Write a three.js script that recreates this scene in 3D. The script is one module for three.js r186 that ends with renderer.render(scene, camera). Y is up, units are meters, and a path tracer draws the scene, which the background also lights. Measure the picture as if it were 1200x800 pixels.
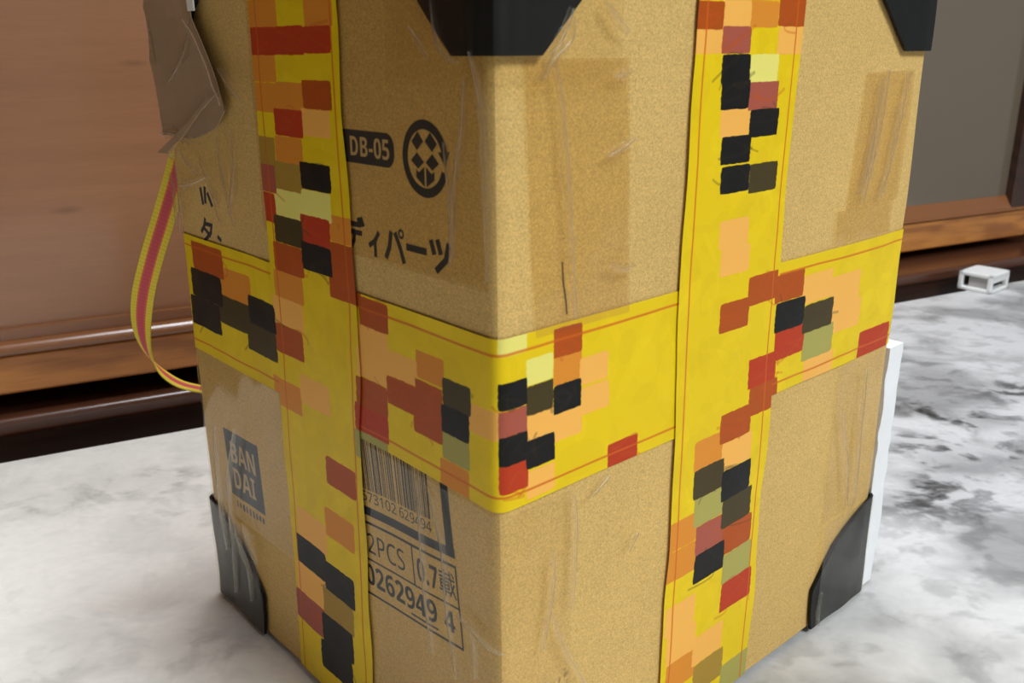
import * as THREE from 'three';
import { RoundedBoxGeometry } from 'three/addons/geometries/RoundedBoxGeometry.js';
import { toCreasedNormals } from 'three/addons/utils/BufferGeometryUtils.js';
import { RectAreaLightUniformsLib } from 'three/addons/lights/RectAreaLightUniformsLib.js';

// ---------- camera, lights, exposure ----------
const scene = new THREE.Scene();
scene.background = new THREE.Color(0x000000);
const camera = new THREE.PerspectiveCamera(2 * Math.atan(400 / 1051.2) * 180 / Math.PI, 1.5, 0.02, 20);
camera.position.set(0.0045, 0.295, 0.264);
camera.rotation.order = 'YXZ';
camera.rotation.set(-0.31371, 0, -0.00685);
camera.focus = 0.40;
camera.userData.fStop = 20;
scene.add(camera);

const renderer = new THREE.WebGLRenderer({ antialias: true });
renderer.toneMapping = THREE.LinearToneMapping;
renderer.toneMappingExposure = 1.25;
renderer.shadowMap.enabled = true;
RectAreaLightUniformsLib.init();

const LAMP_COLOR = new THREE.Color().setRGB(0.86, 0.94, 1.0);
const LAMPS = [[1.2, 1.66, 0.85, 0.9, 15, 'square white ceiling lamp panel over the front of the table'], [0.12, 1.66, -0.36, 0.6, 14, 'smaller square white ceiling panel beside the cabinet, added as unseen fill light']];  // second panel is an added fill light for the left of the table
for (const [x, y, z, size, power] of LAMPS) {
  const l = new THREE.RectAreaLight(LAMP_COLOR, power, size, size);
  l.position.set(x, y - 0.012, z); l.rotation.x = -Math.PI / 2; l.castShadow = true; scene.add(l);
}

// ---------- helpers ----------
let seed = 7;
const rnd = () => { seed = (seed * 1664525 + 1013904223) % 4294967296; return seed / 4294967296; };
const rr = (a, b) => a + (b - a) * rnd();
const hash = (x, y) => { let h = Math.imul(x | 0, 374761393) + Math.imul(y | 0, 668265263); h = Math.imul(h ^ (h >>> 13), 1274126177); return ((h ^ (h >>> 16)) >>> 0) / 4294967296; };
function vnoise(x, y) {
  const xi = Math.floor(x), yi = Math.floor(y), fx = x - xi, fy = y - yi, u = fx * fx * (3 - 2 * fx), v = fy * fy * (3 - 2 * fy);
  return (hash(xi, yi) * (1 - u) + hash(xi + 1, yi) * u) * (1 - v) + (hash(xi, yi + 1) * (1 - u) + hash(xi + 1, yi + 1) * u) * v;
}
const fbm = (x, y, n = 4) => { let s = 0, a = 0.5, t = 0; for (let i = 0; i < n; i++) { s += a * vnoise(x, y); t += a; a *= 0.5; x = x * 2.03 + 17.1; y = y * 2.03 + 5.3; } return s / t; };
const smooth = (a, b, x) => { const t = Math.min(1, Math.max(0, (x - a) / (b - a))); return t * t * (3 - 2 * t); };
function shadow(o) { o.traverse(m => { if (m.isMesh) { m.castShadow = true; m.receiveShadow = true; } }); return o; }
function tag(o, label, category, group, kind) { if (label) o.userData.label = label; if (category) o.userData.category = category; if (group) o.userData.group = group; if (kind) o.userData.kind = kind; return o; }
function part(name, geo, mat, parent, label) { const m = new THREE.Mesh(geo, mat); m.name = name; m.castShadow = m.receiveShadow = true; parent.add(m); if (label) m.userData.label = label; return m; }
function box(w, h, d, x, y, z, r = 0) { const g = r ? new RoundedBoxGeometry(w, h, d, 3, r) : new THREE.BoxGeometry(w, h, d); g.translate(x, y, z); return g; }
function dataTex(w, h, f, srgb = true) {
  const a = new Uint8Array(w * h * 4);
  for (let y = 0, i = 0; y < h; y++) for (let x = 0; x < w; x++, i += 4) { const c = f(x, y); a[i] = c[0]; a[i + 1] = c[1]; a[i + 2] = c[2]; a[i + 3] = 255; }
  const t = new THREE.DataTexture(a, w, h); t.magFilter = THREE.LinearFilter; t.minFilter = THREE.LinearMipmapLinearFilter; t.generateMipmaps = true;
  t.wrapS = t.wrapT = THREE.RepeatWrapping; if (srgb) t.colorSpace = THREE.SRGBColorSpace; t.needsUpdate = true; return t;
}
function canvas(w, h) { const c = document.createElement('canvas'); c.width = w; c.height = h; return [c, c.getContext('2d')]; }
function canvasTex(c) { const t = new THREE.CanvasTexture(c); t.colorSpace = THREE.SRGBColorSpace; t.anisotropy = 8; return t; }

// ---------- the room: axes of the cabinet and table (x along the table's rear edge, z toward the camera) ----------
const TH = 26.72 * Math.PI / 180, ORG = new THREE.Vector3(0.04072, 0, -0.57212);
function inRoom(o, x = 0, y = 0, z = 0) { o.rotation.y = TH; o.position.copy(new THREE.Vector3(x, y, z).applyAxisAngle(new THREE.Vector3(0, 1, 0), TH).add(ORG)); scene.add(o); return o; }
function struct(name, geo, mat) { const m = new THREE.Mesh(geo, mat); m.name = name; m.castShadow = m.receiveShadow = true; m.userData.kind = 'structure'; inRoom(m); return m; }
const FLOOR = -0.72, CEIL = 1.68;
const plaster = new THREE.MeshStandardMaterial({ color: 0xb9b6b0, roughness: 0.95 });
const wallGrey = new THREE.MeshStandardMaterial({ color: 0xa5a29c, roughness: 0.95 });
const floorMat = new THREE.MeshStandardMaterial({ color: 0x64544a, roughness: 0.6 });
const ceilMat = new THREE.MeshStandardMaterial({ color: 0xd6d4d0, roughness: 0.95 });
const RX0 = -2.2, RX1 = 2.4, RZ0 = -0.62, RZ1 = 3.0;
const rw = RX1 - RX0, rd = RZ1 - RZ0, rh = CEIL - FLOOR, rcx = (RX0 + RX1) / 2, rcz = (RZ0 + RZ1) / 2, rcy = (FLOOR + CEIL) / 2;
struct('floor', box(rw + 0.2, 0.1, rd + 0.2, rcx, FLOOR - 0.05, rcz), floorMat);
struct('ceiling', box(rw + 0.2, 0.1, rd + 0.2, rcx, CEIL + 0.05, rcz), ceilMat);
struct('wall_back', box(rw + 0.2, rh, 0.1, rcx, rcy, RZ0 - 0.05), plaster);
struct('wall_front', box(rw + 0.2, rh, 0.1, rcx, rcy, RZ1 + 0.05), wallGrey);
struct('wall_left', box(0.1, rh, rd, RX0 - 0.05, rcy, rcz), new THREE.MeshStandardMaterial({ color: 0x7c6a54, roughness: 0.9 }));
struct('wall_right', box(0.1, rh, rd, RX1 + 0.05, rcy, rcz), plaster);

// ---------- ceiling lamp and the added fill panel ----------
LAMPS.forEach(([x, y, z, size, power, label], i) => {
  const g = new THREE.Group(); g.name = i ? 'ceiling_lamp_001' : 'ceiling_lamp'; g.position.set(x, y, z); scene.add(g);
  tag(g, label, 'lamp', 'ceiling lamps');
  const white = new THREE.MeshStandardMaterial({ color: 0xeeeae2, roughness: 0.5 }), s = size / 2 + 0.02;
  for (const [w, d, px, pz] of [[2 * s + 0.04, 0.03, 0, s], [2 * s + 0.04, 0.03, 0, -s], [0.03, 2 * s, s, 0], [0.03, 2 * s, -s, 0]]) part('frame', box(w, 0.04, d, px, 0, pz), white, g);
  part('diffuser', box(size, 0.02, size, 0, 0.008, 0), new THREE.MeshStandardMaterial({ color: 0xffffff, emissive: LAMP_COLOR, emissiveIntensity: 2, roughness: 0.8 }), g);
});

// ---------- table ----------
const STAINS = [[154, 303, 22, 1], [161, 329, 20, 1.15], [125, 348, 24, .9], [106, 358, 20, .9], [341, 251, 30, .8], [332, 268, 20, .8], [236, 269, 24, .8], [238, 290, 22, .75], [228, 254, 22, .6], [211, 342, 26, .55], [290, 330, 40, .5], [75, 363, 24, .45], [95, 387, 26, .45], [190, 400, 50, .5], [-394, 90, 28, .35], [-371, 87, 20, .35], [-443, 92, 26, .25], [-370, 307, 26, .3], [-461, 283, 24, .4], [-360, 150, 26, .22]];
const TX0 = -700, TW = 1600, TD = 800;   // texture patch in millimetres
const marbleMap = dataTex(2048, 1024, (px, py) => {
  const x = TX0 + px / 2048 * TW, z = py / 1024 * TD;
  const pp = x * .893 + z * .45, qq = -x * .45 + z * .893, wx = x + 30 * (fbm(x / 60, z / 60, 3) - .5), wz = z + 30 * (fbm(x / 60 + 40, z / 60 + 9, 3) - .5);
  let st = 0;
  for (const [sx, sz, r, a] of STAINS) { const ex = wx - sx, ez = wz - sz, dx = (ex * .893 + ez * .45) / (r * 1.3), dz = (-ex * .45 + ez * .893) / (r * 0.8), d = dx * dx + dz * dz; if (d < 6) st += a * Math.exp(-d); }
  const wp = pp + 24 * (fbm(x / 50, z / 50, 3) - .5), wq = qq + 24 * (fbm(x / 50 + 40, z / 50 + 9, 3) - .5), vein = fbm(wp / 16 + 3, wq / 12 + 8, 5), fine = fbm(wp / 4, wq / 3, 3), cloud = fbm(wp / 70 + 11, wq / 55 + 2, 4);
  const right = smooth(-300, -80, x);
  const grey = (0.55 + 0.6 * smooth(0.38, 0.66, cloud)) * right + 0.22 * smooth(0.5, 0.75, cloud);  // grey blotches, plus a right side painted greyer to offset the near lamp
  const dark = Math.min(1, st) * smooth(0.4, 0.7, vein) * (0.4 + 0.8 * fine) * 0.7 + 0.14 * Math.min(1, st);
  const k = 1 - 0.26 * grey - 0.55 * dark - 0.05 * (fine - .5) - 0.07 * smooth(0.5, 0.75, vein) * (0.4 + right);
  const warm = 1 - smooth(-250, 150, x);  // warmer tint of the light on the left, painted into the tabletop colour
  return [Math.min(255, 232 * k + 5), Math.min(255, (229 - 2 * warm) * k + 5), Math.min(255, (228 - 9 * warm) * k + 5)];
});
{
  const g = new THREE.Group(); g.name = 'table'; tag(g, 'table with a worn white marble-look top with grey blotches', 'table');
  const geo = new RoundedBoxGeometry(2.0, 0.025, 1.0, 3, 0.004); geo.translate(0.1, -0.0125, 0.5);
  const p = geo.attributes.position, uv = geo.attributes.uv;
  for (let i = 0; i < p.count; i++) uv.setXY(i, (p.getX(i) * 1000 - TX0) / TW, p.getZ(i) * 1000 / TD);
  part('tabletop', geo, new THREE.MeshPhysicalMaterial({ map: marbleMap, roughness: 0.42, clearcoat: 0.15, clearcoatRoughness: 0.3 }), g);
  const legM = new THREE.MeshStandardMaterial({ color: 0x8d8a84, roughness: 0.4, metalness: 0.6 });
  for (const [x, z] of [[-0.82, 0.08], [1.02, 0.08], [-0.82, 0.92], [1.02, 0.92]]) { const l = new THREE.CylinderGeometry(0.02, 0.016, -FLOOR - 0.025, 16); l.translate(x, (FLOOR - 0.025) / 2, z); part('leg', l, legM, g); }
  inRoom(g);
}

// ---------- wooden cabinet with sliding doors behind the table ----------
function woodTex(base, dark, sx, sy, amp) {
  return dataTex(1024, 256, (x, y) => { const g = fbm(x / sx, y / sy, 4), f = fbm(x / (sx * .3) + 9, y / 2.2, 2), k = amp * (smooth(.3, .75, g) * .75 + f * .35); return base.map((b, i) => Math.max(0, Math.min(255, b * (1 - k) + dark[i] * k))); });
}
{
  const g = new THREE.Group(); g.name = 'cabinet'; tag(g, 'brown wooden cabinet with two sliding doors behind the table', 'cabinet');
  const wood = new THREE.MeshPhysicalMaterial({ map: woodTex([204, 132, 56], [134, 74, 24], 90, 14, 0.8), roughness: 0.42, clearcoat: 0.3, clearcoatRoughness: 0.3 });
  const darkWood = new THREE.MeshPhysicalMaterial({ map: woodTex([62, 34, 22], [30, 15, 10], 90, 14, 0.8), roughness: 0.38, clearcoat: 0.4, clearcoatRoughness: 0.25 });
  const ridge = new THREE.MeshPhysicalMaterial({ color: 0x80502f, roughness: 0.26, clearcoat: 0.5, clearcoatRoughness: 0.22 });
  const metreUV = (geo) => { const p = geo.attributes.position, uv = geo.attributes.uv; for (let i = 0; i < p.count; i++) uv.setXY(i, p.getX(i) / 0.9, (p.getY(i) + p.getZ(i) * 0.7) / 0.22); return geo; };
  const X0 = -1.3, X1 = 0.92, TOP = 0.95, W = X1 - X0, cx = (X0 + X1) / 2;
  part('plinth', metreUV(box(W, 0.62, 0.46, cx, FLOOR + 0.31, -0.33)), darkWood, g);
  part('side_panel', metreUV(box(0.03, TOP - FLOOR, 0.5, X0 - 0.015, (TOP + FLOOR) / 2, -0.32)), darkWood, g);
  part('side_panel', metreUV(box(0.03, TOP - FLOOR, 0.5, X1 + 0.015, (TOP + FLOOR) / 2, -0.32)), darkWood, g);
  part('top_panel', metreUV(box(W + 0.06, 0.03, 0.52, cx, TOP + 0.015, -0.31)), wood, g);
  part('back_panel', box(W, TOP + 0.1, 0.01, cx, (TOP - 0.1) / 2, -0.55), darkWood, g);
  part('front_board', metreUV(box(W, 0.11, 0.02, cx, -0.05, -0.05)), darkWood, g);
  // sill with rounded nose that the doors run on
  part('sill', metreUV(box(W, 0.016, 0.12, cx, 0.012, -0.095, 0.005)), new THREE.MeshPhysicalMaterial({ color: 0x54301f, roughness: 0.28, clearcoat: 0.5, clearcoatRoughness: 0.25 }), g);
  function door(x0, x1, z, y0, y1, paneMat, paneLabel, ridgeH, slopeTop, back) {
    const d = new THREE.Group(); d.name = 'sliding_door'; g.add(d);
    const w = x1 - x0, c = (x0 + x1) / 2;
    part('bottom_rail', metreUV(box(w, y1 - y0, 0.022, c, (y0 + y1) / 2, z - 0.011, 0.0025)), wood, d);
    const prof = new THREE.Shape(); prof.moveTo(0, y1); prof.lineTo(0.003, y1 + 0.001);
    prof.quadraticCurveTo(0.005, y1 + ridgeH * 0.6, 0, y1 + ridgeH); prof.lineTo(back, y1 + ridgeH + (back < -0.01 ? slopeTop - y1 - ridgeH : 0.001)); prof.lineTo(back, slopeTop); prof.lineTo(-0.02, slopeTop); prof.lineTo(-0.02, y1); prof.closePath();
    const rg = new THREE.ExtrudeGeometry(prof, { depth: w, bevelEnabled: false, curveSegments: 10 }); rg.rotateY(Math.PI / 2); rg.applyMatrix4(new THREE.Matrix4().makeScale(1, 1, 1));
    // profile x (outward) must point to +z: rotateY(90) sends x to -z, so mirror by rotating about y again
    rg.rotateY(Math.PI); rg.translate(x1, 0, z);
    part('rail_moulding', rg, ridge, d);
    part('top_rail', metreUV(box(w, 0.06, 0.022, c, TOP - 0.03, z - 0.011, 0.0025)), wood, d);
    for (const sx of [x0 + 0.02, x1 - 0.02]) part('stile', metreUV(box(0.04, TOP - 0.06 - y1, 0.022, sx, (TOP - 0.06 + y1) / 2, z - 0.0115, 0.0025)), darkWood, d);
    part('door_panel', metreUV(box(w - 0.08, TOP - 0.06 - slopeTop + 0.01, 0.006, c, (TOP - 0.06 + slopeTop) / 2, z - 0.016)), paneMat, d, paneLabel);
  }
  const spots = [[.12, .3, .02], [.55, .62, .016], [.35, .8, .02], [.78, .25, .012], [.62, .12, .015]];
  const brownMap = dataTex(512, 512, (x, y) => { const u = x / 512, v = y / 512; let k = 1 - 0.10 * (fbm(u * 5, v * 22, 4) - .5) - 0.05 * (fbm(u * 60, v * 160, 2) - .5); for (const [sx, sy, r] of spots) { const d = Math.hypot(u - sx, (v - sy)) / r; if (d < 1) k -= 0.16 * (1 - d); } return [142 * k, 98 * k, 68 * k]; });
  door(X0, 0.20, -0.045, 0.037, 0.069, new THREE.MeshPhysicalMaterial({ map: brownMap, roughness: 0.3, clearcoat: 0.5, clearcoatRoughness: 0.12 }), 'pinkish brown glossy door panel', 0.009, 0.088, -0.007);
  door(0.15, 0.85, -0.092, 0.032, 0.071, new THREE.MeshPhysicalMaterial({ color: 0x6a5d4e, roughness: 0.18, clearcoat: 0.6, clearcoatRoughness: 0.06 }), 'grey brown glossy door panel', 0.004, 0.092, -0.012);
  inRoom(g);
}

// ---------- the cardboard box: surface function. s runs round the box (mm: <0 left face, >0 right face), y up ----------
const BW = 0.2434, BD = 0.2688, BH = 0.353, PER = 2 * (BW + BD), RC = 0.0045;
const boxG = new THREE.Group(); boxG.name = 'cardboard_box'; boxG.rotation.y = Math.atan2(0.66414391, 0.74760475); scene.add(boxG);
tag(boxG, 'taped brown cardboard box with yellow printed tape and black corner guards standing on the table', 'box');
function rect(s) {
  s = ((s % PER) + PER) % PER;
  if (s < BD) return [s, 0, 0, 1]; s -= BD;
  if (s < BW) return [BD, -s, 1, 0]; s -= BW;
  if (s < BD) return [BD - s, -BW, 0, -1]; s -= BD;
  return [0, -BW + s, -1, 0];
}
const CORN = [0, BD, BD + BW, 2 * BD + BW, PER];
function surf(s, y, off, out = new THREE.Vector3()) {
  const m = ((s % PER) + PER) % PER; let x, z, nx, nz;
  const c = CORN.find(k => Math.abs(m - k) < RC);
  if (c !== undefined) {
    const t = (m - c + RC) / (2 * RC), A = rect(c - RC), B = rect(c + RC), C = rect(c + 1e-7);
    x = A[0] * (1 - t) * (1 - t) + 2 * C[0] * t * (1 - t) + B[0] * t * t; z = A[1] * (1 - t) * (1 - t) + 2 * C[1] * t * (1 - t) + B[1] * t * t;
    nx = A[2] * (1 - t) + B[2] * t; nz = A[3] * (1 - t) + B[3] * t; const l = Math.hypot(nx, nz); nx /= l; nz /= l;
  } else [x, z, nx, nz] = rect(m);
  const ss = m > PER / 2 ? m - PER : m;
  off += 0.0022 * (fbm(ss * 9 + 4, y * 9 + 2, 2) - 0.5) + 0.0009 * (fbm(ss * 45 + 50, y * 30 + 7, 2) - 0.5);
  return out.set(x + nx * off, y, z + nz * off);
}
function sheet(y0, y1, sA, sB, nS, nY, off, uvf, thick = 0) {
  const fA = typeof sA === 'function' ? sA : () => sA, fB = typeof sB === 'function' ? sB : () => sB, fo = typeof off === 'function' ? off : () => off;
  const pos = [], uv = [], idx = [], v = new THREE.Vector3(), row = nS + 1, layer = row * (nY + 1);
  for (let L = 0; L < (thick ? 2 : 1); L++) for (let j = 0; j <= nY; j++) for (let i = 0; i <= nS; i++) {
    const y = y0 + (y1 - y0) * j / nY, a = fA(y), b = fB(y), s = a + (b - a) * i / nS;
    surf(s, y, fo(s, y) + (thick ? (L ? 0 : thick) : 0), v); pos.push(v.x, v.y, v.z); const q = uvf ? uvf(s, y) : [s * 1, y * 1]; uv.push(q[0], q[1]);
  }
  const quad = (a, b, c, d) => idx.push(a, b, c, a, c, d);
  for (let j = 0; j < nY; j++) for (let i = 0; i < nS; i++) { const a = j * row + i; quad(a, a + 1, a + row + 1, a + row); if (thick) quad(layer + a + 1, layer + a, layer + a + row, layer + a + row + 1); }
  if (thick) {
    for (let i = 0; i < nS; i++) { quad(layer + i, layer + i + 1, i + 1, i); const a = nY * row + i; quad(a, a + 1, layer + a + 1, layer + a); }
    for (let j = 0; j < nY; j++) { const a = j * row; quad(layer + a, a, a + row, layer + a + row); const b = a + nS; quad(b, layer + b, layer + b + row, b + row); }
  }
  const g = new THREE.BufferGeometry(); g.setAttribute('position', new THREE.Float32BufferAttribute(pos, 3)); g.setAttribute('uv', new THREE.Float32BufferAttribute(uv, 2)); g.setIndex(idx);
  const gg = thick ? g.toNonIndexed() : g; gg.computeVertexNormals();
  return thick ? creased(gg) : gg;
}
function creased(g) { return toCreasedNormals(g, 0.8); }

// ---- printed cardboard ----
const KRAFT = [208, 170, 98];
function kraft(w, h, pxmm, sd) {
  const [c, ctx] = canvas(w, h), im = ctx.createImageData(w, h), a = im.data;
  for (let y = 0, i = 0; y < h; y++) for (let x = 0; x < w; x++, i += 4) {
    const X = x / pxmm, Y = y / pxmm;
    let k = 1 + 0.05 * (fbm(X / 40 + sd, Y / 40, 2) - .5) + 0.17 * (vnoise(X / .42 + sd * 3, Y / .42) - .5) + 0.12 * (vnoise(X / .28 + sd * 5, Y / .34) - .5) + 0.03 * (vnoise(X * .12 + sd, Y * 2.2) - .5);
    a[i] = Math.min(255, KRAFT[0] * k); a[i + 1] = Math.min(255, KRAFT[1] * k); a[i + 2] = Math.min(255, KRAFT[2] * (k * 1.1 - .1)); a[i + 3] = 255;
  }
  ctx.putImageData(im, 0, 0);
  for (let i = 0; i < 9000; i++) {
    const x = rr(0, w), y = rr(0, h), l = rr(.4, 1.6) * pxmm, t = rr(0, 6.28), lt = rnd() > .45;
    ctx.strokeStyle = lt ? `rgba(236,208,150,${rr(.12, .34)})` : `rgba(120,86,44,${rr(.10, .30)})`; ctx.lineWidth = rr(.7, 1.5);
    ctx.beginPath(); ctx.moveTo(x, y); ctx.quadraticCurveTo(x + Math.cos(t) * l * .5 + rr(-2, 2), y + Math.sin(t) * l * .5 + rr(-2, 2), x + Math.cos(t) * l, y + Math.sin(t) * l); ctx.stroke();
  }
  for (let i = 0; i < 160; i++) { ctx.fillStyle = `rgba(70,45,25,${rr(.25, .6)})`; ctx.beginPath(); ctx.ellipse(rr(0, w), rr(0, h), rr(.8, 2.2), rr(.6, 1.4), rr(0, 3), 0, 7); ctx.fill(); }
  return [c, ctx];
}
const PX = 5.78, LW = Math.round(BW * 1000 * PX), LH = Math.round(BH * 1000 * PX);
const [leftC, lx] = kraft(LW, LH, PX, 1);
const INK = '#20242c';
{
  const X = u => (243.4 - u) * PX, Y = y => (353 - y) * PX, ctx = lx;
  ctx.lineCap = 'butt'; ctx.lineJoin = 'miter';
  const strokes = (list, u, y, w, h, lw, col = INK) => { ctx.strokeStyle = col; ctx.lineWidth = lw * PX; ctx.lineCap = 'square'; for (const l of list) { ctx.beginPath(); l.forEach(([a, b], i) => ctx[i ? 'lineTo' : 'moveTo'](X(u) + a * w * PX, Y(y) + b * h * PX)); ctx.stroke(); } };
  const rrect = (x, y, w, h, r) => { ctx.beginPath(); ctx.moveTo(x + r, y); ctx.arcTo(x + w, y, x + w, y + h, r); ctx.arcTo(x + w, y + h, x, y + h, r); ctx.arcTo(x, y + h, x, y, r); ctx.arcTo(x, y, x + w, y, r); ctx.closePath(); ctx.fill(); };
  // pill with code
  ctx.fillStyle = INK; rrect(X(112), Y(269), 60 * PX, 11.4 * PX, 4.6 * PX);
  ctx.fillStyle = '#cfae78'; ctx.font = `bold ${Math.round(9.2 * PX)}px sans-serif`; ctx.textAlign = 'right'; ctx.textBaseline = 'alphabetic';
  ctx.fillText('DB-05', X(54.6), Y(260));
  // round mark: open ring with arrow, box of folded panels inside
  const mx = X(34.8), my = Y(262.2);
  ctx.strokeStyle = INK; ctx.lineWidth = 3.0 * PX; ctx.lineCap = 'butt'; ctx.beginPath(); ctx.arc(mx, my, 10.8 * PX, 0.34, 6.1); ctx.stroke();
  ctx.fillStyle = INK; ctx.beginPath(); ctx.moveTo(mx + 7.2 * PX, my - 2.6 * PX); ctx.lineTo(mx + 13.2 * PX, my - 3.2 * PX); ctx.lineTo(mx + 10.8 * PX, my + 1.6 * PX); ctx.closePath(); ctx.fill();
  const poly = pts => { ctx.beginPath(); pts.forEach(([a, b], i) => ctx[i ? 'lineTo' : 'moveTo'](mx + a * 1.14 * PX, my + b * 1.12 * PX)); ctx.closePath(); ctx.fill(); };
  for (const sx of [-1, 1]) { poly([[sx * .3, -4.9], [sx * 2.9, -7.6], [sx * 6.0, -4.6], [sx * 3.6, -2.2]]); poly([[sx * 3.6, -1.7], [sx * 6.6, .8], [sx * 3.4, 3.0], [sx * .4, .9]]); poly([[sx * .4, 2.2], [sx * 3, 4], [sx * 4.3, 3.2], [sx * 4.3, 5.6], [sx * .4, 8]]); }
  // kana line
  const PA = [[[.32, .2], [.22, .6], [.05, .9]], [[.58, .2], [.78, .55], [.92, .9]]], BAR = [[[.1, .5], [.9, .5]]], TSU = [[[.12, .2], [.2, .42]], [[.42, .15], [.5, .38]], [[.88, .2], [.75, .6], [.35, .92]]];
  const II = [[[.75, .3], [.55, .55], [.25, .72]], [[.55, .55], [.55, 1]]], DE = [[[.2, .15], [.7, .15]], [[.05, .42], [.85, .42]], [[.5, .42], [.45, .7], [.22, .95]], [[.78, .0], [.85, .14]], [[.94, -.04], [1, .1]]];
  const TA = [[[.4, .05], [.3, .35], [.08, .6]], [[.38, .22], [.85, .22], [.75, .55], [.25, .98]], [[.35, .48], [.65, .68]]];
  strokes(DE, 85.5, 237, 11, 11, 1.9); strokes(II, 73, 237, 11, 11, 1.8); strokes(PA, 60.3, 237.2, 12, 11.6, 2.2);
  ctx.lineWidth = .9 * PX; ctx.beginPath(); ctx.arc(X(60.3) + 10.2 * PX, Y(237.2) + 1.4 * PX, 1.3 * PX, 0, 7); ctx.stroke();
  strokes(BAR, 47.2, 237.4, 11.5, 11, 2.4); strokes(TSU, 34.2, 237.6, 11.6, 11.6, 2.3);
  strokes(TA, 219, 220, 15, 11, 2); strokes([[[0, .2], [.3, .35]]], 200, 214, 6, 6, 2);
  strokes([[[.2, .1], [.25, .8]], [[.5, 0], [.45, .7]], [[.7, .3], [.9, .8]]], 216.5, 234.5, 14, 8.5, 2.2);
  // label frames, slightly tilted
  ctx.save(); ctx.translate(X(21.4), Y(84.3)); ctx.rotate(-0.1);
  const P = PX; ctx.fillStyle = INK; ctx.strokeStyle = INK;
  const bar = (d0, d1, h0, h1) => ctx.fillRect(-d1 * P, -h1 * P, (d1 - d0) * P, (h1 - h0) * P);
  bar(0, 72, -.5, .5); bar(0, .9, 0, 33.5); bar(0, 72, 33, 34.1); bar(0, 72, 16.1, 16.9); bar(27.4, 28.3, 16.5, 33.5); bar(15, 33, 2, 2.8);
  bar(0, 72, 37, 40.8); bar(0.2, 4.8, 37, 78);
  ctx.textAlign = 'left';
  const fit = (str, d0, d1, h0, cap, bold = '') => { ctx.font = `${bold} ${Math.round(cap / .72 * P)}px sans-serif`; const w = ctx.measureText(str).width; ctx.save(); ctx.translate(-d0 * P, -h0 * P); ctx.scale((d0 - d1) * P / w, 1); ctx.fillText(str, 0, 0); ctx.restore(); };
  fit('0262949', 65, 14.5, 4.6, 9.6, 'bold'); fit('4', 10.5, 4, 4.8, 8.8, 'bold'); fit('2PCS', 61, 33.5, 20, 9); fit('0.7', 25.5, 11.8, 20, 9.6, 'bold');
  // the unit sign after 0.7
  ctx.lineWidth = .75 * P; for (const l of [[[0, 1.2], [5.6, 1.2]], [[2.8, 0], [2.8, 2.6]], [[0, 2.9], [8.4, 2.9]], [[.3, 4.3], [5.2, 4.3], [5.2, 7.2], [.3, 7.2], [.3, 4.3]], [[.3, 5.7], [5.2, 5.7]], [[2.8, 3], [2.8, 10]], [[-.2, 8.5], [5.8, 8.5]], [[6, 0], [6.8, 6], [8.8, 9.8]], [[8.3, 4.6], [5.6, 9.6]], [[7.4, .3], [8.3, 1.5]]]) { ctx.beginPath(); l.forEach(([a, b], i) => ctx[i ? 'lineTo' : 'moveTo']((-10.6 + a) * P, (-30 + b) * P)); ctx.stroke(); }
  fit('573102', 61, 36, 43.4, 4.3); fit('629494', 34.5, 12.5, 43.4, 4.3);
  let d = 61; while (d > 13) { const w = [.45, .8, 1.2, .45][Math.floor(rnd() * 4)], gap = [.45, .6, 1.0][Math.floor(rnd() * 3)]; if (Math.abs(d - 35.3) > .8) bar(d - w, d, 48.6, 78); d -= w + gap; }
  ctx.restore();
  // square sign with two rows of letters
  ctx.save(); ctx.translate(X(217.4), Y(111.5)); ctx.rotate(-0.05);
  ctx.textAlign = 'left'; ctx.fillStyle = '#313844'; ctx.fillRect(0, 0, 38 * P, 37 * P);
  ctx.fillStyle = '#c4a77a'; const fit2 = (str, x, y, w, cap) => { ctx.font = `bold ${Math.round(cap / .72 * P)}px sans-serif`; const m = ctx.measureText(str).width; ctx.save(); ctx.translate(x * P, y * P); ctx.scale(w * P / m, 1); ctx.fillText(str, 0, 0); ctx.restore(); };
  fit2('BAN', 4, 17.5, 30, 11.5); fit2('DAI', 4, 32, 26, 11.5);
  ctx.fillStyle = '#3a4250'; ctx.font = `bold ${Math.round(4.2 * P)}px sans-serif`; for (let i = 0; i < 9; i++) ctx.fillRect((5 + i * 3.6) * P, 39.5 * P, rr(1.4, 2.8) * P, rr(2.5, 4) * P);
  ctx.restore();
}
const RW = Math.round(BD * 1000 * 5.4), RH = Math.round(BH * 1000 * 5.4);
const [rightC, rx] = kraft(RW, RH, 5.4, 23);
{ // cut in the board and dirt marks
  const X = s => s * 5.4, Y = y => (353 - y) * 5.4;
  rx.strokeStyle = 'rgba(60,40,22,.75)'; rx.lineWidth = 4; rx.beginPath(); rx.moveTo(X(28.2), Y(230)); rx.lineTo(X(28.8), Y(223)); rx.lineTo(X(30.1), Y(217)); rx.lineTo(X(30.8), Y(212)); rx.stroke();
  for (let i = 0; i < 50; i++) { rx.fillStyle = `rgba(60,40,25,${rr(.1, .35)})`; rx.beginPath(); rx.ellipse(X(rr(17, 33)), Y(rr(56, 72)), rr(2, 9), rr(2, 7), rr(0, 3), 0, 7); rx.fill(); }
}
const leftMat = new THREE.MeshStandardMaterial({ map: canvasTex(leftC), roughness: 0.72 });
const rightMat = new THREE.MeshStandardMaterial({ map: canvasTex(rightC), roughness: 0.78 });
const kraftMat = new THREE.MeshStandardMaterial({ color: 0xcea970, roughness: 0.8 });
part('side_panel', sheet(0.0040, BH, -BW, 0, 110, 70, 0, (s, y) => [(s + BW) / BW, y / BH]), leftMat, boxG, 'printed cardboard side with barcode and dark lettering');
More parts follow.
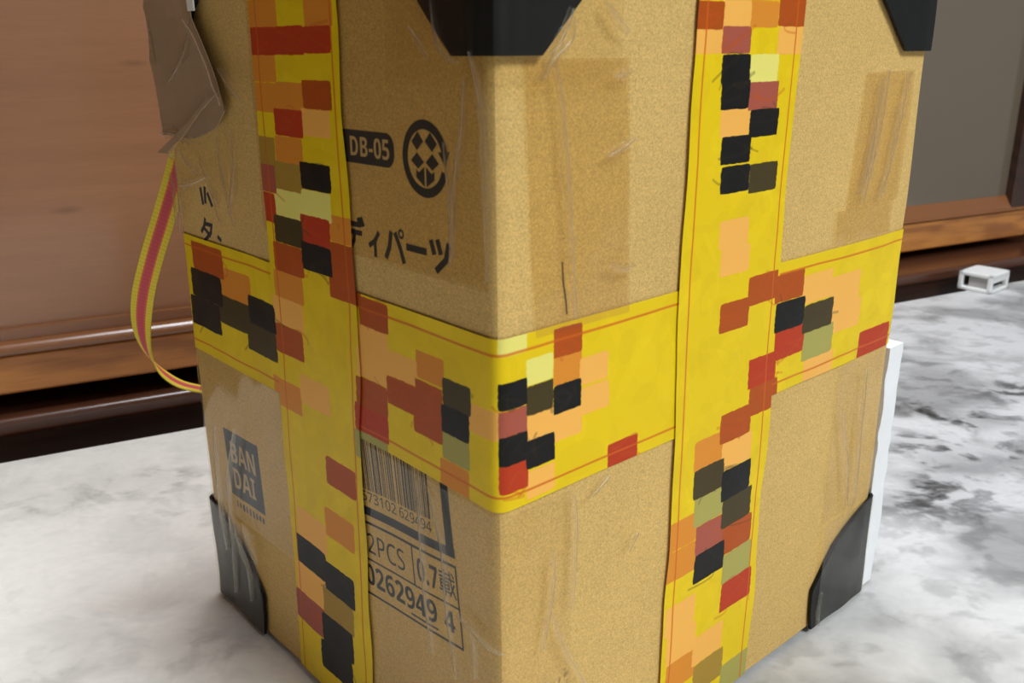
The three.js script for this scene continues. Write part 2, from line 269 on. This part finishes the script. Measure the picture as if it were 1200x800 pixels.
part('side_panel', sheet(0.0040, BH, 0, BD, 110, 70, 0, (s, y) => [s / BD, y / BH]), rightMat, boxG, 'plain cardboard side');
part('side_panel', sheet(0, BH, BD, BD + BW, 60, 20, 0), kraftMat, boxG);
part('side_panel', sheet(0, BH, BD + BW, 2 * BD + BW, 60, 20, 0), kraftMat, boxG);
part('bottom_panel', box(BD - 0.036, 0.005, BW - 0.036, BD / 2, 0.0026, -BW / 2), kraftMat, boxG);
for (const k of [0, 1]) part('top_flap', box(BD - 0.006, 0.004, BW / 2 - 0.004, BD / 2, BH - 0.003, -BW * (0.25 + 0.5 * k)), kraftMat, boxG);

// ---- yellow printed tape ----
const INKS = {
  O: ['#dd8a26', [[-136,309,23,10],[-94,308,19,9],[-140,289,23,10],[-142,278,24,11],[-119,279,22,10],[-122,258,22,11],[-85,232,20,10],[-132,202,24,12],[-186,192,30,14],[-36,191,16,10],[-23,154,16,11],[-141,151,26,13],[-101,100,23,14],[31,193,13,10],[129,307,18,9],[113,137,19,13],[97,105,19,13],[98,91,19,14],[103,34,20,15]]],
  P: ['#f7b451', [[-100,270,20,10],[-134,190,25,12],[-71,193,19,11],[-72,182,19,11],[-53,186,18,11],[-7,180,14,10],[-116,158,24,13],[-126,89,26,15],[-130,58,27,16],[44,190,14,10],[45,179,14,10],[18,177,13,10],[31,173,14,10],[18,156,13,10],[188,194,24,13],[213,189,26,14],[216,175,27,14],[196,153,25,14],[112,307,17,9],[97,298,16,9],[149,298,19,10],[116,269,18,10],[121,227,19,11],[123,216,19,11],[133,131,21,13],[100,64,20,14],[102,49,20,15],[122,39,22,15]]],
  o: ['#a8842c', [[-146,257,24,11],[-124,248,23,11],[-106,56,25,15],[124,23,22,16]]],
  W: ['#ecdf72', [[-126,237,23,11],[-104,239,21,11],[6,208,12,9],[18,196,12,9],[132,288,18,10]]],
  G: ['#aaa050', [[-75,147,20,12],[-22,165,15,10],[193,167,25,14],[115,111,20,13],[140,74,22,15],[147,11,24,17]]],
  M: ['#a85340', [[-148,246,25,11],[-132,42,27,16],[6,180,12,10],[113,298,17,9],[133,278,19,10],[117,97,20,14]]],
  R: ['#b8360e', [[-138,299,23,10],[-116,299,21,10],[-96,299,19,9],[-121,269,22,10],[-150,234,25,12],[-106,229,21,11],[-74,159,20,12],[60,153,16,11],[6,161,12,10],[169,172,23,13],[248,155,30,15],[149,164,21,13],[141,59,23,15]]],
  r: ['#b04c06', [[-98,280,20,10],[-130,214,24,12],[-86,221,20,11],[-88,210,20,11],[-214,200,33,14],[-70,203,19,11],[-136,177,25,13],[-73,170,19,12],[-54,176,18,11],[-37,180,16,10],[-38,170,17,11],[-98,126,23,13],[31,203,13,10],[144,201,21,12],[165,198,22,12],[125,193,19,12],[151,151,22,13],[96,306,16,9],[148,308,19,10],[131,144,21,13],[138,89,22,14]]],
  B: ['#433612', [[-128,226,23,11],[-189,178,31,14],[-163,171,28,14],[-21,185,15,10],[18,186,12,10],[191,180,24,13],[138,247,19,11],[114,124,20,13],[136,103,22,14]]],
  K: ['#0d0b09', [[-103,250,21,10],[-107,218,22,11],[-218,186,34,14],[-222,171,34,15],[-160,184,27,13],[-22,175,15,10],[-128,74,26,15],[-104,71,24,15],[-108,41,25,16],[-110,25,26,16],[6,190,12,9],[31,183,13,10],[6,171,12,10],[18,167,13,10],[167,185,23,13],[114,288,17,10],[115,279,17,10],[135,268,19,10],[118,259,18,10],[119,248,18,10],[134,117,21,14],[118,83,21,14]]],
};
function tapeTex(s0, s1, y0, y1, pxmm, vertical) {
  const w = Math.round((s1 - s0) * pxmm), h = Math.round((y1 - y0) * pxmm), [c, ctx] = canvas(w, h);
  const X = s => (s - s0) * pxmm, Y = y => (y1 - y) * pxmm;
  ctx.fillStyle = '#e8c400'; ctx.fillRect(0, 0, w, h);
  for (let i = 0; i < 260; i++) { ctx.fillStyle = rnd() > .5 ? 'rgba(250,216,30,.16)' : 'rgba(214,172,0,.14)'; ctx.beginPath(); ctx.ellipse(rr(0, w), rr(0, h), rr(8, 50), rr(6, 30), rr(0, 3), 0, 7); ctx.fill(); }
  const keep = seed; seed = 4242;
  for (const k of Object.keys(INKS)) for (const [s, y, bw, bh] of INKS[k][1]) {
    const dark = 'KBRrM'.includes(k), hw = bw / 2, hh = bh / 2;
    ctx.fillStyle = INKS[k][0]; ctx.strokeStyle = INKS[k][0];
    ctx.beginPath();                                              // ragged brush dab
    for (let i = 0; i <= 40; i++) { const t = i / 40 * Math.PI * 2, q = 1 / Math.pow(Math.pow(Math.abs(Math.cos(t)), 24) + Math.pow(Math.abs(Math.sin(t)), 24), 1 / 24), r = q * rr(1.0, 1.05); ctx[i ? 'lineTo' : 'moveTo'](X(s + Math.cos(t) * hw * r), Y(y + Math.sin(t) * hh * r)); }
    ctx.closePath(); ctx.fill();
    if (dark) { ctx.lineCap = 'round'; ctx.strokeStyle = k === 'K' || k === 'B' ? 'rgba(60,48,16,.28)' : 'rgba(190,80,14,.30)'; for (let i = 0; i < 2; i++) { ctx.lineWidth = rr(.6, 1.5) * pxmm; ctx.beginPath(); ctx.moveTo(X(s + rr(-hw, hw)), Y(y + rr(-hh, hh))); ctx.bezierCurveTo(X(s + rr(-1.8, 1.8) * hw), Y(y + rr(-1.8, 1.8) * hh), X(s + rr(-1.8, 1.8) * hw), Y(y + rr(-1.8, 1.8) * hh), X(s + rr(-1.6, 1.6) * hw), Y(y + rr(-1.6, 1.6) * hh)); ctx.stroke(); } }
  }
  seed = keep;
  ctx.strokeStyle = 'rgba(206,96,16,.75)'; ctx.lineWidth = .9 * pxmm;   // border lines
  for (const e of [5.2, (vertical ? s1 - s0 : y1 - y0) - 5.2]) { ctx.beginPath(); const n = 40; for (let i = 0; i <= n; i++) { const j = .8 * (vnoise(i * .5 + e, 3) - .5); if (vertical) ctx[i ? 'lineTo' : 'moveTo']((e + j) * pxmm, h * i / n); else ctx[i ? 'lineTo' : 'moveTo'](w * i / n, (e + j) * pxmm); } ctx.stroke(); }
  return canvasTex(c);
}
function tapeMat(tex) { return new THREE.MeshPhysicalMaterial({ map: tex, roughness: 0.5, specularIntensity: 0.5 }); }
const lean = (y, k) => k === 1 ? 0.006 * (1 - Math.min(1, y / 0.2)) : 0;
const wob = (a, k, amp = 0.0012) => y => a + amp * 2 * (vnoise(y * 40 + k, k) - .5);
{
  const s0 = -BW - 0.035, s1 = BD + 0.035, y0 = 0.1495, y1 = 0.2095;
  part('printed_tape', sheet(y0, y1, s0, s1, 260, 14, (s, y) => 0.0004 + 0.0004 * vnoise(s * 60, y * 50), (s, y) => [(s - s0) / (s1 - s0), (y - y0) / (y1 - y0)]), tapeMat(tapeTex(s0 * 1000, s1 * 1000, y0 * 1000, y1 * 1000, 3.5, false)), boxG, 'yellow tape with black and red print wrapped round the box');
  for (const [a, b, k] of [[-0.1465, -0.0805, 1], [0.0895, 0.1565, 2]])
    part('printed_tape', sheet(0.0045, BH, y => wob(a, k)(y) - lean(y, k), y => wob(b, k + 5)(y) - lean(y, k), 24, 120, (s, y) => 0.0011 + 0.0003 * vnoise(s * 60, y * 50), (s, y) => [(s - a + lean(y, k)) / (b - a), y / BH]), tapeMat(tapeTex(a * 1000, b * 1000, 0, 353, 5.2, true)), boxG, 'upright strip of yellow tape with black and red print');
}

// ---- black corner guards ----
const guardM = new THREE.MeshPhysicalMaterial({ color: 0x08090b, roughness: 0.5, specularIntensity: 0.6 });
const lerpTable = (a, q) => { for (let i = 1; i < a.length; i++) if (q <= a[i][0]) return a[i - 1][1] + (a[i][1] - a[i - 1][1]) * (q - a[i - 1][0]) / (a[i][0] - a[i - 1][0]); return a[a.length - 1][1]; };
const LOW = [[0, 55], [12, 57], [27, 58], [38, 48], [47, 40], [56, 24], [60, 9], [62, 3]], HIGH = [[0, 16.5], [1, 17.5], [16, 33], [44, 58], [60, 58]], HIGH_WIDE = [[0, 26], [22, 52], [34, 58], [60, 58]];   // height in mm, reach from the edge in mm
function guard(sc, bottom, table) {
  const y0 = bottom ? 0.0030 : 0.2935, y1 = bottom ? 0.062 : BH - 0.0005;
  const half = y => lerpTable(table, (y - (bottom ? 0 : y0)) * 1000) / 1000;
  const g = new THREE.Group(); g.name = 'corner_guard'; boxG.add(g);
  part('guard_shell', sheet(y0, y1, y => sc - half(y), y => sc + half(y), 72, 24, (s, y) => 0.0006 + 0.0007 * vnoise(s * 70, y * 70 + 9), null, 0.0016), guardM, g, 'black plastic corner guard');
}
for (const sc of [0, BD, -BW, BD + BW]) { guard(sc, false, sc === 0 ? HIGH : HIGH_WIDE); guard(sc, true, LOW); }

// ---- clear film tape and its creases ----
const film = (r, g, b, rough) => { const m = new THREE.MeshPhysicalMaterial({ transmission: 1, thickness: 0, roughness: rough, ior: 1.45, specularIntensity: 0.55, side: THREE.DoubleSide }); m.color.setRGB(r, g, b); return m; };
const filmAmber = film(0.93, 0.88, 0.77, 0.12), filmClear = film(0.96, 0.94, 0.88, 0.10), filmGrey = film(0.86, 0.83, 0.80, 0.2);
const uvN = null;
function filmStrip(y0, y1, a, b, off, mat, ns = 60, ny = 40) { return part('clear_tape', sheet(y0, y1, a, b, ns, ny, (s, y) => off + 0.0006 * vnoise(s * 90 + 3, y * 60), uvN), mat, boxG, 'clear packing tape'); }
filmStrip(0.207, 0.2925, y => 0.0107 + (0.2925 - y) * 0.06, y => 0.0565 + (0.2925 - y) * 0.055, 0.0006, filmAmber);
filmStrip(0.224, 0.352, -0.150, -0.004, 0.0006, filmAmber);
filmStrip(0.226, 0.285, y => 0.206 + (y - 0.226) * 0.1, y => 0.2535 + (y - 0.226) * 0.06, 0.0006, filmAmber);
filmStrip(0.2112, 0.2262, 0.198, 0.249, 0.0010, filmAmber, 30, 10);
filmStrip(0.0635, 0.150, -BW - 0.02, -0.150, 0.0007, filmClear);
filmStrip(0.003, 0.0635, -BW - 0.004, -0.186, 0.0031, filmClear, 30, 20);
filmStrip(0.003, 0.148, -0.079, 0.034, 0.0008, filmClear);
filmStrip(0.0635, 0.148, 0.216, BD - 0.002, 0.0007, filmClear, 30, 30);
filmStrip(0.003, 0.0635, 0.216, BD - 0.002, 0.0031, filmClear, 30, 20);
filmStrip(0.285, 0.352, -0.05, 0.05, 0.0034, filmClear);

// creases: raised pleats of the same clear film; lamps glint on their flanks
const creaseM = film(0.96, 0.94, 0.88, 0.34); creaseM.specularIntensity = 1;
function crease(pts, w, off) { ridgeStrip(pts, w * 3.2, off - 0.0004, creaseM, 'film_fold', 0.0009); ridgeStrip(pts, w * 0.9, off + 0.0003, creaseM, 'tape_crease', 0.0011); }
function ridgeStrip(pts, w, off, mat, name, rise) {
  const cv = new THREE.CatmullRomCurve3(pts.map(([s, y]) => new THREE.Vector3(s, y, 0))), n = Math.max(6, pts.length * 5), pos = [], idx = [], v = new THREE.Vector3();
  for (let i = 0; i <= n; i++) {
    const p = cv.getPoint(i / n), t = cv.getTangent(i / n), taper = Math.pow(Math.sin(Math.PI * (0.08 + 0.84 * i / n)), 0.6), hw = w * 0.5 * taper * (0.6 + 0.8 * vnoise(i * .9 + pts[0][0], pts[0][1]));
    for (const k of [-1, 0, 1]) { surf((p.x - t.y * hw * k) / 1000, Math.max(0.0015, (p.y + t.x * hw * k) / 1000), off + (k ? 0 : rise * taper), v); pos.push(v.x, v.y, v.z); }
    if (i) for (const k of [0, 1]) { const a = (i - 1) * 3 + k; idx.push(a, a + 3, a + 4, a, a + 4, a + 1); }
  }
  const g = new THREE.BufferGeometry(); g.setAttribute('position', new THREE.Float32BufferAttribute(pos, 3)); g.setIndex(idx); g.computeVertexNormals();
  part(name, g, mat, boxG);
}
for (const l of [
  [[-238.7,318.1],[-237.5,303.2],[-234,288.8],[-232.4,284.2]], [[-191.3,309.3],[-201.7,297.3],[-214.5,288.2],[-226.2,281.7]], [[-246.1,257.2],[-229.9,259.4],[-214.6,258],[-205.4,257.4]],
  [[-225.2,234.5],[-208.7,238.2],[-195.8,241.7]], [[-195.5,239.5],[-188.3,232.5],[-185.2,230.6]], [[-227.1,245.3],[-226.8,229],[-233.4,210.6]], [[-163.3,264.7],[-166.4,246.7],[-176.6,227]],
  [[-217,114],[-220.4,91],[-221.5,60.5],[-219.9,40.4]], [[-217.3,69.8],[-206.1,61.7],[-202.1,48.3],[-195.9,40.9],[-195.1,20.6]], [[-193.5,119],[-207.6,85.9],[-210.6,54.8],[-215,16.1]], [[-172,288.8],[-162,282.5],[-152,276.2]], [[-240,252],[-232,249],[-226,253]], [[-222,252],[-212,246],[-204,243]], [[-236,240],[-234,228],[-236,214]], [[-202,250],[-192,238],[-186,222]], [[-180,262],[-178,244],[-172,222]], [[-196,66],[-190,54],[-184,48]],
]) crease(l, 2.0, 0.0045);
for (const l of [
  [[-35.4,148],[-32.2,140.4],[-27.8,125.2],[-26,97.4],[-21.8,73.5]], [[-41.6,147.4],[-40.5,126.7],[-39,98.2],[-36.3,76.8]], [[-7,294.8],[-4.2,287.8],[-2.5,278.4],[-2.1,261.5],[-2.4,227.9]], [[-8.8,287.8],[-10.8,273.2],[-15.5,255.1],[-18.6,230.5]], [[-20,268.9],[-17.3,252.3],[-17.2,233.5]],
  [[-15,101.3],[-5.6,98.1],[1.2,95.9]], [[-20.8,101.9],[-12.6,99],[-10.3,80.3]], [[-36.3,302.4],[-29.2,296.1],[-26.5,292.4]], [[-23.9,309.2],[-21.9,299.7],[-18.9,294.4],[-11.8,292]],
  [[20.3,292.3],[23.2,282.5],[25.9,264.6],[28.1,243.1],[30,223.2],[31.4,211]], [[18.9,293.2],[23.7,299.4],[27.8,306.6]], [[46.8,286.8],[52.4,287.8],[55.6,288.7]], [[44.5,262.6],[51.3,264.8],[57.1,267.4]], [[47,226.8],[53.9,224.5],[60.1,224.4]],
  [[21.5,128.8],[21.6,114.9],[19.9,103.2],[16.6,88.6]], [[31.5,147],[32.3,138.2],[32.2,99.4]], [[21.6,103.5],[27,87.1],[36.4,68.9],[40.3,61.3]], [[61.8,111.8],[65.4,117.9],[66.4,119]], [[39.2,142.6],[46.2,146.3],[49.8,148.5]],
  [[219.5,125.5],[229.1,94.7],[235.4,68.1]], [[239,143.1],[239.4,110.6],[240.9,71.1],[236.6,62.7]], [[218.3,24.1],[217.3,11.5],[219.3,3]], [[41.7,309.4],[46.5,304.6],[53,300.1]], [[28.6,304.3],[27.3,298.3],[20.3,292.8],[15.1,286.4]],
]) crease(l, 1.1, 0.0034);
for (const l of [[[228.7,285.6],[225.5,260.6],[219.7,242.1],[216,227.8]], [[247.7,284.1],[241.8,259.7],[236.8,240.6],[232.4,228.4]], [[224,282],[219,250],[213,232]]]) crease(l, 2.6, 0.0022);

// ---- crumpled brown-grey film on the rear upper edge ----
const wrapM = new THREE.MeshPhysicalMaterial({ color: 0x9d8468, roughness: 0.35, clearcoat: 0.4, clearcoatRoughness: 0.3, side: THREE.DoubleSide });
const wrapR = y => { const a = [[257.5, -206], [264, -181], [271.3, -170.6], [284.4, -175.7], [308.7, -191.5], [316, -189.5], [353, -186]], q = y * 1000; for (let i = 1; i < a.length; i++) if (q <= a[i][0]) { const t = (q - a[i - 1][0]) / (a[i][0] - a[i - 1][0]); return (a[i - 1][1] + (a[i][1] - a[i - 1][1]) * t) / 1000; } return -0.186; };
const crumple = (s, y) => { const a = fbm(s * 42 + 2, y * 30 + 5, 2), b = 1 - Math.abs(2 * vnoise(s * 26 + y * 22, y * 20 - s * 14 + 4) - 1); return 0.0022 + 0.0022 * a + 0.0022 * Math.pow(b, 4); };
part('torn_wrap', sheet(0.2578, BH, -BW - 0.06, wrapR, 90, 70, crumple, null, 0.0005), wrapM, boxG, 'crumpled grey brown tape over the rear edge');
const foldM = wrapM;
part('tape_fold', sheet(0.2500, 0.279, y => -0.2353 + (y - 0.25) * 2.3, y => -0.2255 + (y - 0.25) * 2.05, 6, 24, (s, y) => 0.0075 + 0.002 * vnoise(s * 120, y * 90), null, 0.0006), foldM, boxG);
part('tape_fold', sheet(0.274, 0.3085, y => -0.1725 - (y - 0.274) * 0.63, y => -0.1655 - (y - 0.274) * 0.78, 6, 24, (s, y) => 0.0065 + 0.0025 * vnoise(s * 120, y * 90), null, 0.0006), foldM, boxG);
part('paper_scrap', sheet(0.3115, 0.3185, -0.1885, -0.1825, 4, 4, 0.007, null, 0.0006), new THREE.MeshStandardMaterial({ color: 0xe6e0d6, roughness: 0.8 }), boxG, 'white scrap of paper');

// ---- white board on the hidden rear side, its edge showing ----
{
  const g = new THREE.BoxGeometry(0.0150, 0.144, 0.2, 3, 40, 10), p = g.attributes.position;
  for (let i = 0; i < p.count; i++) { const y = p.getY(i), x = p.getX(i), low = smooth(-0.03, -0.072, y); p.setXYZ(i, x + 0.0012 * (vnoise(y * 90, p.getZ(i) * 40) - .5) - (x > 0 ? 0.002 * low : 0), y, p.getZ(i) + 0.0014 * (vnoise(y * 130 + 8, x * 90) - .5)); }
  g.computeVertexNormals(); g.translate(BD + 0.0095, 0.0735, -0.1005);
  part('white_board', g, new THREE.MeshStandardMaterial({ color: 0xf0efee, roughness: 0.6 }), boxG, 'white board stuck to the hidden rear side');
}

// ---------- woven ribbon hanging behind the box ----------
{
  const pts = [[-0.1611,0.2503,-0.2],[-0.1679,0.2332,-0.2],[-0.1767,0.2121,-0.2],[-0.1857,0.1908,-0.2],[-0.193,0.1699,-0.2],[-0.1957,0.1532,-0.2],[-0.1942,0.14,-0.2],[-0.1886,0.1291,-0.2],[-0.1793,0.1215,-0.2],[-0.1628,0.1169,-0.2]].map(p => new THREE.Vector3(...p));
  const cv = new THREE.CatmullRomCurve3(pts), n = 90, pos = [], uv = [], idx = [], eye = camera.position.clone();
  const hw = 0.0060;
  for (let i = 0; i <= n; i++) {
    const t = i / n, p = cv.getPoint(t), T = cv.getTangent(t), view = p.clone().sub(eye).normalize(), flat = new THREE.Vector3().crossVectors(new THREE.Vector3(0.15, 0, 1).normalize(), T).normalize();
    const a = smooth(0.42, 0.85, t) * 1.3 + 0.2, B = flat.clone().applyAxisAngle(T, a), N = new THREE.Vector3().crossVectors(T, B).normalize();
    for (const [k, m] of [[-1, 1], [1, 1], [1, -1], [-1, -1]]) { const q = p.clone().addScaledVector(B, k * hw).addScaledVector(N, m * 0.0004); pos.push(q.x, q.y, q.z); uv.push((k + 1) / 2, t * 12); }
    if (i) { const o = (i - 1) * 4; for (let k = 0; k < 4; k++) { const a1 = o + k, b1 = o + (k + 1) % 4; idx.push(a1, b1, b1 + 4, a1, b1 + 4, a1 + 4); } }
  }
  idx.push(0, 2, 1, 0, 3, 2); const e = n * 4; idx.push(e, e + 1, e + 2, e, e + 2, e + 3);
  const g = new THREE.BufferGeometry(); g.setAttribute('position', new THREE.Float32BufferAttribute(pos, 3)); g.setAttribute('uv', new THREE.Float32BufferAttribute(uv, 2)); g.setIndex(idx); g.computeVertexNormals();
  const map = dataTex(64, 64, (x, y) => { const u = x / 63, w = 1 - 0.05 * ((y % 8) < 3 ? 1 : 0); const c = u < .26 || u > .74 ? [240, 214, 62] : (u < .34 || u > .66 ? [232, 110, 80] : [214, 84, 92]); return c.map(v => v * w); });
  const m = new THREE.Mesh(g, new THREE.MeshStandardMaterial({ map, roughness: 0.6 })); m.name = 'ribbon_strap'; m.castShadow = m.receiveShadow = true; scene.add(m);
  tag(m, 'yellow and pink striped woven ribbon looping out from behind the cardboard box', 'ribbon');
}

// ---------- white plastic bracket at the far edge of the table ----------
{
  const g = new THREE.Group(); g.name = 'plastic_bracket'; tag(g, 'small white plastic bracket with dark openings on the rear edge of the table', 'bracket');
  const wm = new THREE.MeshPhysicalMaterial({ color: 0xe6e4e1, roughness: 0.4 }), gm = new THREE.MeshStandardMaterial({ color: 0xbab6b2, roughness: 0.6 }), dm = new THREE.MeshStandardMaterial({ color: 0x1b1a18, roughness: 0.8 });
  const a = 0.050, b = 0.042, h = 0.024, r = 0.0016;   // a along x (slot side), b along z (frame side)
  part('top_plate', box(a, 0.005, b, a / 2, h - 0.0025, -b / 2, r), wm, g);
  part('bottom_plate', box(a, 0.005, b, a / 2, 0.0025, -b / 2, r), wm, g);
  for (const [x, z] of [[0.003, -0.003], [a - 0.003, -0.003], [0.003, -b + 0.003], [a - 0.003, -b + 0.003]]) part('post', box(0.006, h, 0.006, x, h / 2, z, r), wm, g);
  part('slot_plate', box(a - 0.004, 0.008, 0.003, a / 2, h - 0.0075, -0.003), wm, g);
  part('inner_panel', box(0.003, h - 0.006, b - 0.018, 0.006, h / 2, -0.006 - (b - 0.018) / 2), gm, g);
  part('opening_shade', box(a - 0.02, h - 0.009, b - 0.012, a / 2 + 0.003, h / 2, -b / 2 - 0.002), dm, g);  // dark block painted in for the shade inside the openings
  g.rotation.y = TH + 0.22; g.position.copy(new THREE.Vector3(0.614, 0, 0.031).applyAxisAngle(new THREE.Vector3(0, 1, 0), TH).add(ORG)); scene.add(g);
}

renderer.render(scene, camera);
